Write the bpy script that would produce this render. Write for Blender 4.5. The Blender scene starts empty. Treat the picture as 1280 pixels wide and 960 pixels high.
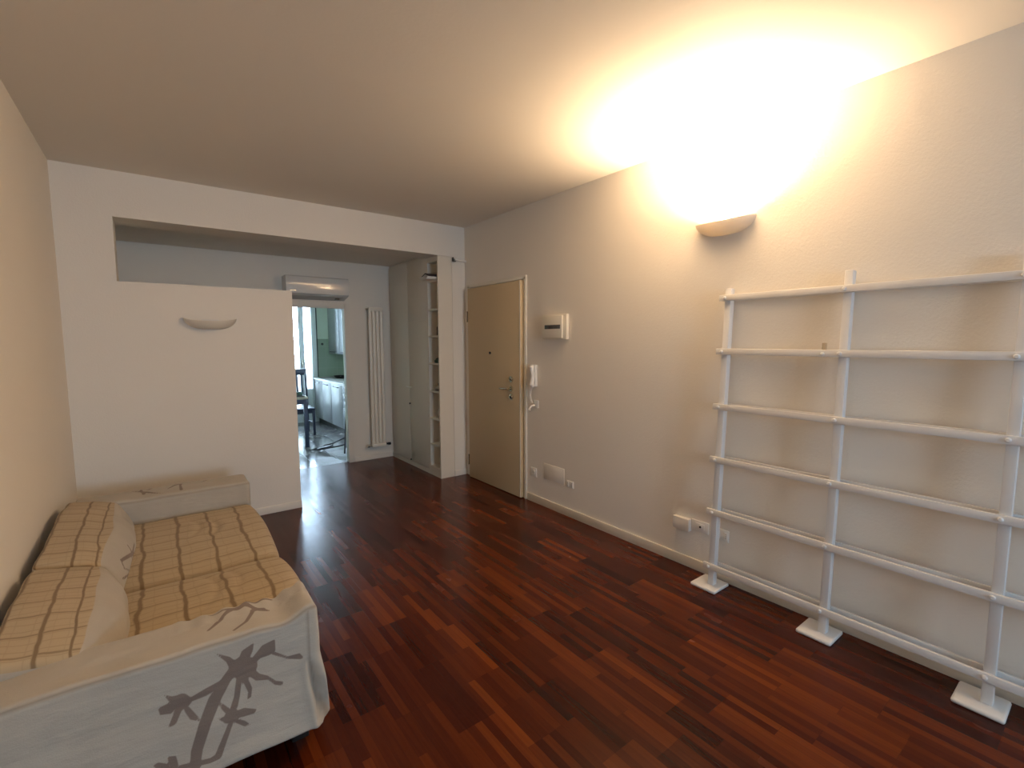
import bpy, bmesh, math, random
from math import sin, cos, pi, radians
from mathutils import Vector, Matrix, noise
random.seed(7)
SC = bpy.context.scene
COL = SC.collection

# ------------------------------------------------------------------ camera, light, exposure
F_PX = 591.036
YAW, PITCH, ROLL = 37.0856, -5.2075, -0.2242
cam_d = bpy.data.cameras.new('camera')
cam = bpy.data.objects.new('camera', cam_d); COL.objects.link(cam)
cam_d.sensor_fit = 'HORIZONTAL'; cam_d.sensor_width = 36.0
cam_d.lens = F_PX * 36.0 / 1280.0
cam_d.clip_start = 0.05; cam_d.clip_end = 200
fy, fp, fr = radians(YAW), radians(PITCH), radians(ROLL)
fwd = Vector((sin(fy)*cos(fp), cos(fy)*cos(fp), sin(fp)))
rt = Vector((cos(fy), -sin(fy), 0)); up = rt.cross(fwd)
rt2 = rt*cos(fr) + up*sin(fr); up2 = -rt*sin(fr) + up*cos(fr)
M = Matrix.Identity(4)
for i in range(3):
    M[i][0] = rt2[i]; M[i][1] = up2[i]; M[i][2] = -fwd[i]
M[0][3], M[1][3], M[2][3] = 0, 0, 1.5
cam.matrix_world = M
SC.camera = cam

SKY_STRENGTH = 30.0
LAMP_W = 340.0
SC.view_settings.view_transform = 'Standard'
SC.view_settings.look = 'None'
SC.view_settings.gamma = 1.0
SC.view_settings.use_curve_mapping = False
SC.view_settings.exposure = -0.13
SC.cycles.use_denoising = True
SC.cycles.denoiser = 'OPENIMAGEDENOISE'
SC.cycles.denoising_input_passes = 'RGB_ALBEDO_NORMAL'
SC.cycles.denoising_prefilter = 'ACCURATE'
SC.cycles.denoising_quality = 'HIGH'
SC.cycles.max_bounces = 10
SC.cycles.diffuse_bounces = 7
SC.cycles.sample_clamp_indirect = 20.0
SC.cycles.use_guiding = True
SC.cycles.guiding_training_samples = 24
SC.cycles.caustics_reflective = False
SC.cycles.caustics_refractive = False

world = bpy.data.worlds.new('overcast_sky'); SC.world = world; world.use_nodes = True
bg = world.node_tree.nodes['Background']
bg.inputs[0].default_value = (0.56, 0.77, 1.0, 1); bg.inputs[1].default_value = SKY_STRENGTH

def portal(name, loc, size, rot):
    l = bpy.data.lights.new(name, 'AREA'); l.shape = 'RECTANGLE'; l.size, l.size_y = size
    l.cycles.is_portal = True
    o = bpy.data.objects.new(name, l); COL.objects.link(o); o.location = loc; o.rotation_euler = rot
portal('window_portal', (0.95, -4.74, 1.6), (1.2, 1.15), (radians(-90), 0, radians(180)))
portal('kitchen_portal', (1.55, 9.48, 1.2), (1.7, 2.3), (radians(-90), 0, 0))

# room dimensions
RX, LX, FY, CZ = 2.762, -0.495, 4.502, 2.722     # right wall, left wall, far wall, ceiling
EY, HC = 5.82, 2.447                              # hall end wall, hall ceiling
BY = -4.6                                         # wall behind the camera
# ------------------------------------------------------------------ helpers
def link(name, me, mat=None, parent=None):
    o = bpy.data.objects.new(name, me); COL.objects.link(o)
    if mat is not None:
        for m_ in (mat if isinstance(mat, (list, tuple)) else [mat]): me.materials.append(m_)
    if parent is not None: o.parent = parent
    return o
def tag(o, label=None, cat=None, group=None, kind=None):
    if label: o['label'] = label
    if cat: o['category'] = cat
    if group: o['group'] = group
    if kind: o['kind'] = kind
    return o
def empty(name, loc, label, cat, group=None, rz=0):
    o = bpy.data.objects.new(name, None); COL.objects.link(o)
    o.location = loc; o.rotation_euler = (0, 0, rz); o.empty_display_size = 0.1
    return tag(o, label, cat, group)
class MB:
    """collects shapes and links them as ONE mesh object; coordinates relative to origin"""
    def __init__(s, origin=(0, 0, 0)): s.bm = bmesh.new(); s.o = Vector(origin)
    def box(s, a, b, bev=0.0, seg=2):
        a = Vector(a) - s.o; b = Vector(b) - s.o
        r = bmesh.ops.create_cube(s.bm, size=1)
        vs = r['verts']
        for v in vs:
            v.co = Vector([(a[i]+b[i])/2 + v.co[i]*(b[i]-a[i]) for i in range(3)])
        if bev > 0:
            es = set()
            for v in vs:
                for e in v.link_edges: es.add(e)
            bmesh.ops.bevel(s.bm, geom=list(es), offset=bev, segments=seg, affect='EDGES', profile=0.5)
        return s
    def obox(s, c, ax, ay, az, h, bev=0.0):
        """box at centre c with axes and half sizes h"""
        c = Vector(c) - s.o; A = [Vector(q).normalized() for q in (ax, ay, az)]
        r = bmesh.ops.create_cube(s.bm, size=2); vs = r['verts']
        for v in vs:
            q = v.co.copy(); v.co = c + A[0]*q.x*h[0] + A[1]*q.y*h[1] + A[2]*q.z*h[2]
        if bev > 0:
            es = set(e for v in vs for e in v.link_edges)
            bmesh.ops.bevel(s.bm, geom=list(es), offset=bev, segments=2, affect='EDGES', profile=0.5)
        return s
    def tube(s, pts, r, seg=12, rs=None, flat=1.0, cap=True):
        pts = [Vector(p) - s.o for p in pts]; rings = []; n = None
        for i, p in enumerate(pts):
            t = (pts[min(i+1, len(pts)-1)] - pts[max(i-1, 0)]).normalized()
            if n is None:
                ref = Vector((0, 0, 1)) if abs(t.z) < .9 else Vector((1, 0, 0))
                n = t.cross(ref).normalized()
            else: n = (n - t*n.dot(t)).normalized()
            b = t.cross(n); rr = rs[i] if rs else r
            rings.append([s.bm.verts.new(p + (n*cos(2*pi*k/seg) + b*flat*sin(2*pi*k/seg))*rr) for k in range(seg)])
        for i in range(len(rings)-1):
            for k in range(seg):
                s.bm.faces.new((rings[i][k], rings[i][(k+1) % seg], rings[i+1][(k+1) % seg], rings[i+1][k]))
        if cap:
            s.bm.faces.new(list(reversed(rings[0]))); s.bm.faces.new(rings[-1])
        return s
    def cyl(s, a, b, r, seg=20): return s.tube([a, b], r, seg)
    def lathe(s, c, prof, seg=24):
        c = Vector(c) - s.o; rings = []
        for (r, z) in prof:
            rings.append([s.bm.verts.new(c + Vector((r*cos(2*pi*k/seg), r*sin(2*pi*k/seg), z))) for k in range(seg)])
        for i in range(len(rings)-1):
            for k in range(seg):
                s.bm.faces.new((rings[i][k], rings[i][(k+1) % seg], rings[i+1][(k+1) % seg], rings[i+1][k]))
        s.bm.faces.new(list(reversed(rings[0]))); s.bm.faces.new(rings[-1])
        return s
    def prism(s, poly, axis, lo, hi, bev=0):
        """poly: list of 2-D points in the two other axes, in order"""
        oth = [i for i in range(3) if i != axis]; V = []
        for h in (lo, hi):
            ring = []
            for p in poly:
                q = [0, 0, 0]; q[oth[0]] = p[0]; q[oth[1]] = p[1]; q[axis] = h
                ring.append(s.bm.verts.new(Vector(q) - s.o))
            V.append(ring)
        n = len(poly); fs = [s.bm.faces.new(V[0]), s.bm.faces.new(list(reversed(V[1])))]
        for k in range(n): fs.append(s.bm.faces.new((V[0][k], V[1][k], V[1][(k+1) % n], V[0][(k+1) % n])))
        if bev: bmesh.ops.bevel(s.bm, geom=list(set(e for f in fs for e in f.edges)), offset=bev, segments=2, affect='EDGES', profile=.5)
        return s
    def build(s, name, mat, parent=None, smooth=True):
        bmesh.ops.recalc_face_normals(s.bm, faces=s.bm.faces[:])
        me = bpy.data.meshes.new(name); s.bm.to_mesh(me); s.bm.free()
        if smooth:
            me.polygons.foreach_set('use_smooth', [True]*len(me.polygons))
            try: me.set_sharp_from_angle(angle=radians(35))
            except Exception: pass
        return link(name, me, mat, parent)
def box(name, a, b, mat, parent=None, bev=0.0, origin=None):
    o = MB(origin or (0, 0, 0)).box(a, b, bev).build(name, mat, parent)
    return o
def struct(name, a, b, mat, bev=0.0):
    o = MB().box(a, b, bev).build(name, mat); o['kind'] = 'structure'; return o
def copy_tree(o, parent=None, **kw):
    c = o.copy(); COL.objects.link(c); c.parent = parent
    for k, v in kw.items(): c[k] = v
    for ch in list(o.children): copy_tree(ch, c)
    return c

# ------------------------------------------------------------------ materials
def nmat(name, color, rough=0.6, bump=0.0, bscale=60, spec=0.5, metal=0.0, var=0.0, vscale=3.0, coat=0.0, emit=None):
    m = bpy.data.materials.new(name); m.use_nodes = True; nt = m.node_tree; N = nt.nodes; Lk = nt.links
    p = N['Principled BSDF']; p.inputs['Roughness'].default_value = rough; p.inputs['Metallic'].default_value = metal
    p.inputs['Specular IOR Level'].default_value = spec; p.inputs['Coat Weight'].default_value = coat
    tc = N.new('ShaderNodeTexCoord')
    nz = N.new('ShaderNodeTexNoise'); nz.inputs['Scale'].default_value = vscale; nz.inputs['Detail'].default_value = 4
    Lk.new(tc.outputs['Object'], nz.inputs['Vector'])
    mx = N.new('ShaderNodeMix'); mx.data_type = 'RGBA'
    Lk.new(nz.outputs['Fac'], mx.inputs['Factor'])
    mx.inputs[6].default_value = tuple(c*(1-var) for c in color) + (1,)
    mx.inputs[7].default_value = tuple(min(1, c*(1+var)) for c in color) + (1,)
    Lk.new(mx.outputs[2], p.inputs['Base Color'])
    if bump > 0:
        n2 = N.new('ShaderNodeTexNoise'); n2.inputs['Scale'].default_value = bscale; n2.inputs['Detail'].default_value = 3
        Lk.new(tc.outputs['Object'], n2.inputs['Vector'])
        b = N.new('ShaderNodeBump'); b.inputs['Strength'].default_value = bump; b.inputs['Distance'].default_value = .004
        Lk.new(n2.outputs['Fac'], b.inputs['Height']); Lk.new(b.outputs['Normal'], p.inputs['Normal'])
    if emit: p.inputs['Emission Color'].default_value = emit[:3] + (1,); p.inputs['Emission Strength'].default_value = emit[3]
    return m
WALL = nmat('wall_paint', (.79, .745, .675), .75, .25, 90, .3, var=.015)
CEIL = nmat('ceiling_paint', (.76, .715, .645), .7, .12, 60, .3, var=.01)
TRIMM = nmat('baseboard_paint', (.74, .70, .61), .4, var=.02)
WHITE = nmat('white_lacquer', (.70, .695, .69), .42, .04, 40, .45, var=.02)
CAB = nmat('cabinet_lacquer', (.74, .69, .60), .35, .02, 20, .4, var=.02)
DOORM = nmat('door_cream_laminate', (.60, .47, .29), .42, .03, 30, .4, var=.02)
PLASTIC = nmat('ivory_plastic', (.76, .72, .62), .32, var=.01)
PLASTW = nmat('white_plastic', (.80, .78, .74), .3, var=.01)
CERAM = nmat('glazed_plaster', (.74, .69, .60), .38, .05, 30, var=.02)
DARK = nmat('dark_plastic', (.025, .022, .02), .35, var=.1)
GREYW = nmat('smoked_window', (.10, .10, .10), .2, var=.1)
CHROME = nmat('brushed_brass_chrome', (.72, .66, .55), .22, metal=1.0)
BRONZE = nmat('aged_bronze', (.12, .09, .055), .5, metal=.6)
BLACKM = nmat('black_metal', (.03, .03, .035), .4, metal=.4)
RADM = nmat('radiator_enamel', (.80, .75, .66), .3, var=.01)
GREENW = nmat('pale_green_wall', (.72, .80, .68), .7, .1, 60, .3, var=.02)
STONE = nmat('worktop_laminate', (.52, .50, .46), .3, var=.25, vscale=60)
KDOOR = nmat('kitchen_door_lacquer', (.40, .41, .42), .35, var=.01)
PVC = nmat('white_window_frame', (.80, .82, .84), .35, var=.01)
WOODD = nmat('dark_stained_wood', (.022, .03, .06), .35, .1, 30, var=.3)
FILMW = nmat('white_paper', (.80, .78, .74), .7, var=.02)
def translucent(m, k):
    nt = m.node_tree; N = nt.nodes; p = N['Principled BSDF']; out = [n for n in N if n.type == 'OUTPUT_MATERIAL'][0]
    t = N.new('ShaderNodeBsdfTranslucent'); t.inputs[0].default_value = (.9, .82, .7, 1); x = N.new('ShaderNodeMixShader'); x.inputs[0].default_value = k
    nt.links.new(p.outputs[0], x.inputs[1]); nt.links.new(t.outputs[0], x.inputs[2]); nt.links.new(x.outputs[0], out.inputs['Surface'])
translucent(CERAM, .10)
BOOKD = nmat('dark_book_cover', (.035, .022, .03), .5, var=.2)
GLASSD = nmat('brown_bottle_glass', (.05, .018, .008), .12, var=.2)
GREENC = nmat('dark_green_cloth', (.05, .09, .07), .85, .4, 80, var=.4, vscale=30)
SHOE = nmat('pale_canvas', (.60, .55, .48), .8, .3, 120, var=.1)
BAG = nmat('white_plastic_bag', (.70, .68, .66), .4, .3, 30, var=.05)
CONC = nmat('balcony_concrete', (.55, .54, .52), .8, .3, 30, var=.1)

def glass_mat():
    m = bpy.data.materials.new('clear_glass'); m.use_nodes = True; nt = m.node_tree
    for n in list(nt.nodes):
        if n.type != 'OUTPUT_MATERIAL': nt.nodes.remove(n)
    out = [n for n in nt.nodes if n.type == 'OUTPUT_MATERIAL'][0]
    t = nt.nodes.new('ShaderNodeBsdfTransparent'); g = nt.nodes.new('ShaderNodeBsdfGlossy'); g.inputs['Roughness'].default_value = .02
    f = nt.nodes.new('ShaderNodeFresnel'); f.inputs['IOR'].default_value = 1.45
    mx = nt.nodes.new('ShaderNodeMixShader'); nt.links.new(f.outputs[0], mx.inputs[0]); nt.links.new(t.outputs[0], mx.inputs[1]); nt.links.new(g.outputs[0], mx.inputs[2])
    nt.links.new(mx.outputs[0], out.inputs['Surface']); return m
GLASS = glass_mat()

def math_node(nt, op, a, b=None):
    n = nt.nodes.new('ShaderNodeMath'); n.operation = op
    for i, q in enumerate((a, b)):
        if q is None: continue
        if isinstance(q, (int, float)): n.inputs[i].default_value = q
        else: nt.links.new(q, n.inputs[i])
    return n.outputs[0]
def parquet():
    m = bpy.data.materials.new('cherry_strip_parquet'); m.use_nodes = True; nt = m.node_tree; N = nt.nodes; Lk = nt.links
    p = N['Principled BSDF']
    tc = N.new('ShaderNodeTexCoord'); sp = N.new('ShaderNodeSeparateXYZ'); Lk.new(tc.outputs['Object'], sp.inputs[0])
    X, Y = sp.outputs[0], sp.outputs[1]
    W, G, LL = .034, 5, .42
    f = lambda op, a, b=None: math_node(nt, op, a, b)
    si = f('FLOOR', f('DIVIDE', X, W)); gi = f('FLOOR', f('DIVIDE', X, W*G))
    wn = N.new('ShaderNodeTexWhiteNoise'); wn.noise_dimensions = '1D'; Lk.new(gi, wn.inputs['W'])
    yy = f('ADD', f('DIVIDE', Y, LL), f('MULTIPLY', f('ROUND', f('MULTIPLY', wn.outputs['Value'], 4)), .25))
    # some strips run a little past their block
    wj = N.new('ShaderNodeTexWhiteNoise'); wj.noise_dimensions = '1D'; Lk.new(f('ADD', si, 311), wj.inputs['W'])
    yy2 = f('ADD', yy, f('MULTIPLY', f('GREATER_THAN', wj.outputs['Value'], .62), .5))
    ci = f('FLOOR', yy2); cb = f('FLOOR', yy)
    def wn2(a, b, k):
        c = N.new('ShaderNodeCombineXYZ'); Lk.new(a, c.inputs[0]); Lk.new(b, c.inputs[1]); c.inputs[2].default_value = k
        w = N.new('ShaderNodeTexWhiteNoise'); w.noise_dimensions = '3D'; Lk.new(c.outputs[0], w.inputs['Vector']); return w.outputs['Value']
    strip = wn2(si, ci, 1.0); block = wn2(gi, cb, 5.0)
    val = f('ADD', f('MULTIPLY', strip, .55), f('MULTIPLY', block, .45))
    mp = N.new('ShaderNodeMapping'); mp.inputs['Scale'].default_value = (60, 3, 1); Lk.new(tc.outputs['Object'], mp.inputs['Vector'])
    gr = N.new('ShaderNodeTexNoise'); gr.inputs['Scale'].default_value = 1.6; gr.inputs['Detail'].default_value = 5; Lk.new(mp.outputs[0], gr.inputs['Vector'])
    v2 = f('ADD', val, f('MULTIPLY', f('SUBTRACT', gr.outputs['Fac'], .5), .35))
    cr = N.new('ShaderNodeValToRGB'); Lk.new(v2, cr.inputs[0]); e = cr.color_ramp.elements
    e[0].position = .05; e[0].color = (.024, .0034, .0012, 1)
    e[1].position = .97; e[1].color = (.165, .035, .0048, 1)
    a = cr.color_ramp.elements.new(.42); a.color = (.062, .0098, .0020, 1)
    b = cr.color_ramp.elements.new(.70); b.color = (.105, .0190, .0032, 1)
    # thin joints
    fx = f('FRACT', f('DIVIDE', X, W)); fyv = f('FRACT', yy2)
    jx = f('LESS_THAN', fx, .035); jy = f('LESS_THAN', fyv, .004)
    j = f('MAXIMUM', jx, jy)
    mx = N.new('ShaderNodeMix'); mx.data_type = 'RGBA'; Lk.new(f('MULTIPLY', j, .45), mx.inputs['Factor'])
    Lk.new(cr.outputs[0], mx.inputs[6]); mx.inputs[7].default_value = (.02, .006, .003, 1)
    Lk.new(mx.outputs[2], p.inputs['Base Color'])
    rn = N.new('ShaderNodeTexNoise'); rn.inputs['Scale'].default_value = 5; Lk.new(tc.outputs['Object'], rn.inputs['Vector'])
    Lk.new(f('ADD', .16, f('ADD', f('MULTIPLY', rn.outputs['Fac'], .10), f('MULTIPLY', strip, .05))), p.inputs['Roughness'])
    p.inputs['Specular IOR Level'].default_value = .27
    bh = f('ADD', f('MULTIPLY', j, -.4), f('ADD', f('MULTIPLY', strip, .04), f('MULTIPLY', gr.outputs['Fac'], .12)))
    bp_ = N.new('ShaderNodeBump'); bp_.inputs['Strength'].default_value = .12; bp_.inputs['Distance'].default_value = .002
    Lk.new(bh, bp_.inputs['Height'])
    return m
PARQ = parquet()
def tiles(name, c1, c2, cm, sx, sy, plane='XY', rough=.25):
    m = bpy.data.materials.new(name); m.use_nodes = True; nt = m.node_tree; N = nt.nodes; Lk = nt.links
    p = N['Principled BSDF']; p.inputs['Roughness'].default_value = rough
    tc = N.new('ShaderNodeTexCoord'); sp = N.new('ShaderNodeSeparateXYZ'); Lk.new(tc.outputs['Object'], sp.inputs[0])
    c = N.new('ShaderNodeCombineXYZ'); Lk.new(sp.outputs['XYZ'.index(plane[0])], c.inputs[0]); Lk.new(sp.outputs['XYZ'.index(plane[1])], c.inputs[1])
    b = N.new('ShaderNodeTexBrick'); b.offset = 0; b.inputs['Scale'].default_value = 1; b.inputs['Brick Width'].default_value = sx; b.inputs['Row Height'].default_value = sy
    b.inputs['Mortar Size'].default_value = .004; b.inputs['Color1'].default_value = c1+(1,); b.inputs['Color2'].default_value = c2+(1,); b.inputs['Mortar'].default_value = cm+(1,)
    Lk.new(c.outputs[0], b.inputs['Vector']); Lk.new(b.outputs['Color'], p.inputs['Base Color'])
    bb = N.new('ShaderNodeBump'); bb.invert = True; bb.inputs['Strength'].default_value = .3; bb.inputs['Distance'].default_value = .002
    Lk.new(b.outputs['Fac'], bb.inputs['Height']); Lk.new(bb.outputs['Normal'], p.inputs['Normal'])
    return m
KFLOOR = tiles('grey_floor_tiles', (.17, .165, .165), (.21, .20, .20), (.12, .12, .12), .3, .3, rough=.16)
KTILE = tiles('green_wall_tiles', (.34, .42, .32), (.32, .40, .30), (.40, .45, .37), .2, .2, 'XZ', .3)

def fabric():
    """linen slipcover; mesh attributes give where it is plaid and where a leaf is printed"""
    m = bpy.data.materials.new('printed_linen_slipcover'); m.use_nodes = True; nt = m.node_tree; N = nt.nodes; Lk = nt.links
    p = N['Principled BSDF']; p.inputs['Roughness'].default_value = .9; p.inputs['Specular IOR Level'].default_value = .15
    p.inputs['Sheen Weight'].default_value = .15
    f = lambda op, a, b=None: math_node(nt, op, a, b)
    tc = N.new('ShaderNodeTexCoord')
    def at(n):
        a = N.new('ShaderNodeAttribute'); a.attribute_name = n; return a.outputs['Fac']
    def ramp(x, lo, hi):
        r = N.new('ShaderNodeMapRange'); Lk.new(x, r.inputs[0]); r.inputs[1].default_value = lo; r.inputs[2].default_value = hi; return r.outputs[0]
    wz = N.new('ShaderNodeTexNoise'); wz.inputs['Scale'].default_value = 5; wz.inputs['Detail'].default_value = 3; Lk.new(tc.outputs['Object'], wz.inputs['Vector'])
    wob = f('MULTIPLY', f('SUBTRACT', wz.outputs['Fac'], .5), .06)
    U = f('ADD', at('pu'), wob); V = f('ADD', at('pv'), wob)
    def stripe(x, per, half, off=0.0):
        fr = f('FRACT', f('ADD', f('DIVIDE', x, per), off + 20)); d = f('ABSOLUTE', f('SUBTRACT', fr, .5))
        return ramp(f('MULTIPLY', d, -per), -half*1.5, -half*.6)
    big = stripe(U, .155, .0075, .2); thin = stripe(V, .105, .004); thin2 = stripe(V, .035, .0022, .3); tu = stripe(U, .0775, .0022, .3)
    pl = f('MAXIMUM', f('MULTIPLY', big, .72), f('MAXIMUM', f('MULTIPLY', thin, .50), f('MAXIMUM', f('MULTIPLY', thin2, .20), f('MULTIPLY', tu, .12))))
    plm = ramp(at('plaid'), .45, .55)
    pl = f('MULTIPLY', pl, plm)
    pr = f('MULTIPLY', ramp(at('print'), -.0015, .0015), .80)
    ln = N.new('ShaderNodeTexNoise'); ln.inputs['Scale'].default_value = 6; ln.inputs['Detail'].default_value = 6; Lk.new(tc.outputs['Object'], ln.inputs['Vector'])
    base = N.new('ShaderNodeMix'); base.data_type = 'RGBA'; Lk.new(ln.outputs['Fac'], base.inputs['Factor'])
    base.inputs[6].default_value = (.40, .36, .30, 1); base.inputs[7].default_value = (.49, .45, .385, 1)
    pb = N.new('ShaderNodeMix'); pb.data_type = 'RGBA'; Lk.new(f('MULTIPLY', plm, .8), pb.inputs['Factor'])
    Lk.new(base.outputs[2], pb.inputs[6]); pb.inputs[7].default_value = (.46, .345, .20, 1)
    m1 = N.new('ShaderNodeMix'); m1.data_type = 'RGBA'; Lk.new(pl, m1.inputs['Factor']); Lk.new(pb.outputs[2], m1.inputs[6]); m1.inputs[7].default_value = (.13, .075, .032, 1)
    m2 = N.new('ShaderNodeMix'); m2.data_type = 'RGBA'; Lk.new(pr, m2.inputs['Factor']); Lk.new(m1.outputs[2], m2.inputs[6]); m2.inputs[7].default_value = (.155, .105, .085, 1)
    seam_crease_shade = f('MULTIPLY', at('seam_crease_shade'), .6)  # stitched seams, plus shade painted into the folds and the pleat
    m3 = N.new('ShaderNodeMix'); m3.data_type = 'RGBA'; Lk.new(seam_crease_shade, m3.inputs['Factor']); Lk.new(m2.outputs[2], m3.inputs[6]); m3.inputs[7].default_value = (.16, .11, .07, 1)
    Lk.new(m3.outputs[2], p.inputs['Base Color'])
    wv = N.new('ShaderNodeTexNoise'); wv.inputs['Scale'].default_value = 260; Lk.new(tc.outputs['Object'], wv.inputs['Vector'])
    cz = N.new('ShaderNodeMapping'); cz.inputs['Scale'].default_value = (5, 9, 16); Lk.new(tc.outputs['Object'], cz.inputs['Vector'])
    cn = N.new('ShaderNodeTexNoise'); cn.inputs['Scale'].default_value = 1.4; cn.inputs['Detail'].default_value = 4; Lk.new(cz.outputs[0], cn.inputs['Vector'])
    b = N.new('ShaderNodeBump'); b.inputs['Strength'].default_value = .5; b.inputs['Distance'].default_value = .012
    Lk.new(f('ADD', f('MULTIPLY', wv.outputs['Fac'], .08), cn.outputs['Fac']), b.inputs['Height']); Lk.new(b.outputs['Normal'], p.inputs['Normal'])
    return m
FABRIC = fabric()

# ------------------------------------------------------------------ the setting
struct('floor', (LX-.2, BY-.2, -.12), (3.1, EY+.06, 0), PARQ)
struct('floor_kitchen', (-.6, EY+.06, -.12), (3.1, 9.5, 0), KFLOOR)
struct('floor_balcony', (-1.5, 9.5, -.16), (4, 10.9, -.03), CONC)
struct('ceiling', (LX-.2, BY-.2, CZ), (3.1, 4.65, CZ+.12), CEIL)
struct('ceiling_hall', (LX-.2, 4.802, HC), (3.1, 5.82, HC+.12), CEIL)
struct('ceiling_kitchen', (-.6, 5.94, 2.62), (3.1, 9.5, 2.74), GREENW)
struct('wall_left', (LX-.12, BY-.2, 0), (LX, 5.82, CZ), WALL)

def wall_right():
    # right wall with the entrance door's niche left solid; the slab stands proud of it
    o = struct('wall_right', (RX, BY-.2, 0), (RX+.12, 5.82, CZ), WALL); return o
wall_right()

def wall_far():
    # one dividing wall: low partition, column left of the notch, beam over it, pier by the entrance door
    b = MB(); y0, y1 = FY, FY+.3
    # outline in x,z as one folded polygon
    poly = [(LX, 0), (.994, 0), (.994, 1.943), (-.182, 1.943), (-.182, 2.40), (2.601, 2.40), (2.601, 0), (RX, 0), (RX, CZ), (LX, CZ)]
    b.prism(poly, 1, y0, y1)
    o = b.build('wall_far', WALL, smooth=False); o['kind'] = 'structure'
wall_far()
# behind the camera: wall with a window the daylight comes through
def wall_window():
    b = MB(); y0, y1 = BY-.14, BY
    b.box((LX, y0, 0), (RX, y1, 1.03)); b.box((LX, y0, 2.17), (RX, y1, CZ))
    b.box((LX, y0, 1.03), (.36, y1, 2.17)); b.box((1.54, y0, 1.03), (RX, y1, 2.17))
    o = b.build('wall_back', WALL, smooth=False); o['kind'] = 'structure'
wall_window()
def wall_hall_end():
    b = MB(); y0, y1 = EY, EY+.12
    poly = [(LX, 0), (1.0, 0), (1.0, 1.904), (1.872, 1.904), (1.872, 0), (RX, 0), (RX, 2.62), (LX, 2.62)]
    b.prism(poly, 1, y0, y1)
    o = b.build('wall_hall_end', WALL, smooth=False); o['kind'] = 'structure'
wall_hall_end()
def trim(name, boxes, mat, bev=.003):
    b = MB()
    for a, c in boxes: b.box(a, c, bev)
    o = b.build(name, mat); o['kind'] = 'structure'; return o
trim('baseboard_right', [((RX-.014, BY, 0), (RX, 3.405, .07))], TRIMM)
trim('baseboard_left', [((LX, BY, 0), (LX+.012, FY, .07))], WALL)
trim('baseboard_far', [((LX+.012, FY-.012, 0), (.998, FY, .065))], WALL)
trim('baseboard_pier', [((2.60, FY-.010, 0), (2.745, FY, .065))], WALL)
trim('baseboard_hall', [((1.93, EY-.012, 0), (2.43, EY, .06))], WALL)
# casing of the opening to the kitchen
trim('trim_1', [((1.872-.012, EY-.008, 0), (1.925, EY, 1.955)), ((1.0-.05, EY-.008, 1.904-.012), (1.872, EY, 1.955)), ((1.0-.05, EY-.008, 0), (1.012, EY, 1.892))], WALL)

# entrance door in the right wall
def entrance_door():
    DR = bpy.data.objects.new('door_1', None); COL.objects.link(DR); DR.location = (RX, 3.92, 0)
    tag(DR, 'cream entrance door with lever handle and two round locks', kind='structure')
    og = (RX, 3.92, 0)
    P = lambda b, n, m, par=DR: b.build(n, m, par)
    b = MB(og); b.box((RX-.047, 3.462, .008), (RX-.002, 4.375, 2.055), .003); slab = P(b, 'door_panel', DOORM)
    b = MB(og); b.box((RX-.018, 3.418, 0), (RX, 3.450, 2.085), .003); b.box((RX-.018, 4.385, 0), (RX, 4.425, 2.085), .003)
    b.box((RX-.018, 3.4185, 2.065), (RX, 4.4245, 2.10), .003); P(b, 'door_frame', TRIMM)
    b = MB(og); b.box((RX-.049, 3.4625, .012), (RX-.0465, 3.474, 2.052)); P(b, 'edge_strip', TRIMM, DR)
    xf = RX-.047
    # lever
    b = MB(og); b.cyl((xf, 3.60, 1.045), (xf-.012, 3.60, 1.045), .026)
    b.tube([(xf-.012, 3.60, 1.045), (xf-.045, 3.60, 1.045), (xf-.055, 3.615, 1.045), (xf-.056, 3.66, 1.044), (xf-.052, 3.725, 1.041)], .009, 10); P(b, 'door_handle', CHROME)
    for z in (1.135, .965):
        b = MB(og); b.cyl((xf, 3.60, z), (xf-.010, 3.60, z), .029); b.cyl((xf-.010, 3.60, z), (xf-.018, 3.60, z), .018)
        lk = P(b, 'lock', CHROME)
        b = MB(og); b.cyl((xf-.018, 3.597, z), (xf-.020, 3.597, z), .009, 12); b.box((xf-.021, 3.595, z-.016), (xf-.0182, 3.599, z)); P(b, 'keyhole', DARK, lk)
    b = MB(og); b.cyl((xf, 3.955, 1.38), (xf-.008, 3.955, 1.38), .013); b.cyl((xf-.008, 3.955, 1.38), (xf-.0095, 3.955, 1.38), .008); P(b, 'peephole', DARK)
    for z in (1.76, .20):
        b = MB(og); b.cyl((RX-.046, 4.383, z-.05), (RX-.046, 4.383, z+.05), .007, 10); b.cyl((RX-.046, 4.383, z-.056), (RX-.046, 4.383, z-.05), .009, 10); b.cyl((RX-.046, 4.383, z+.05), (RX-.046, 4.383, z+.056), .009, 10); P(b, 'hinge', BRONZE)
entrance_door()

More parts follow.
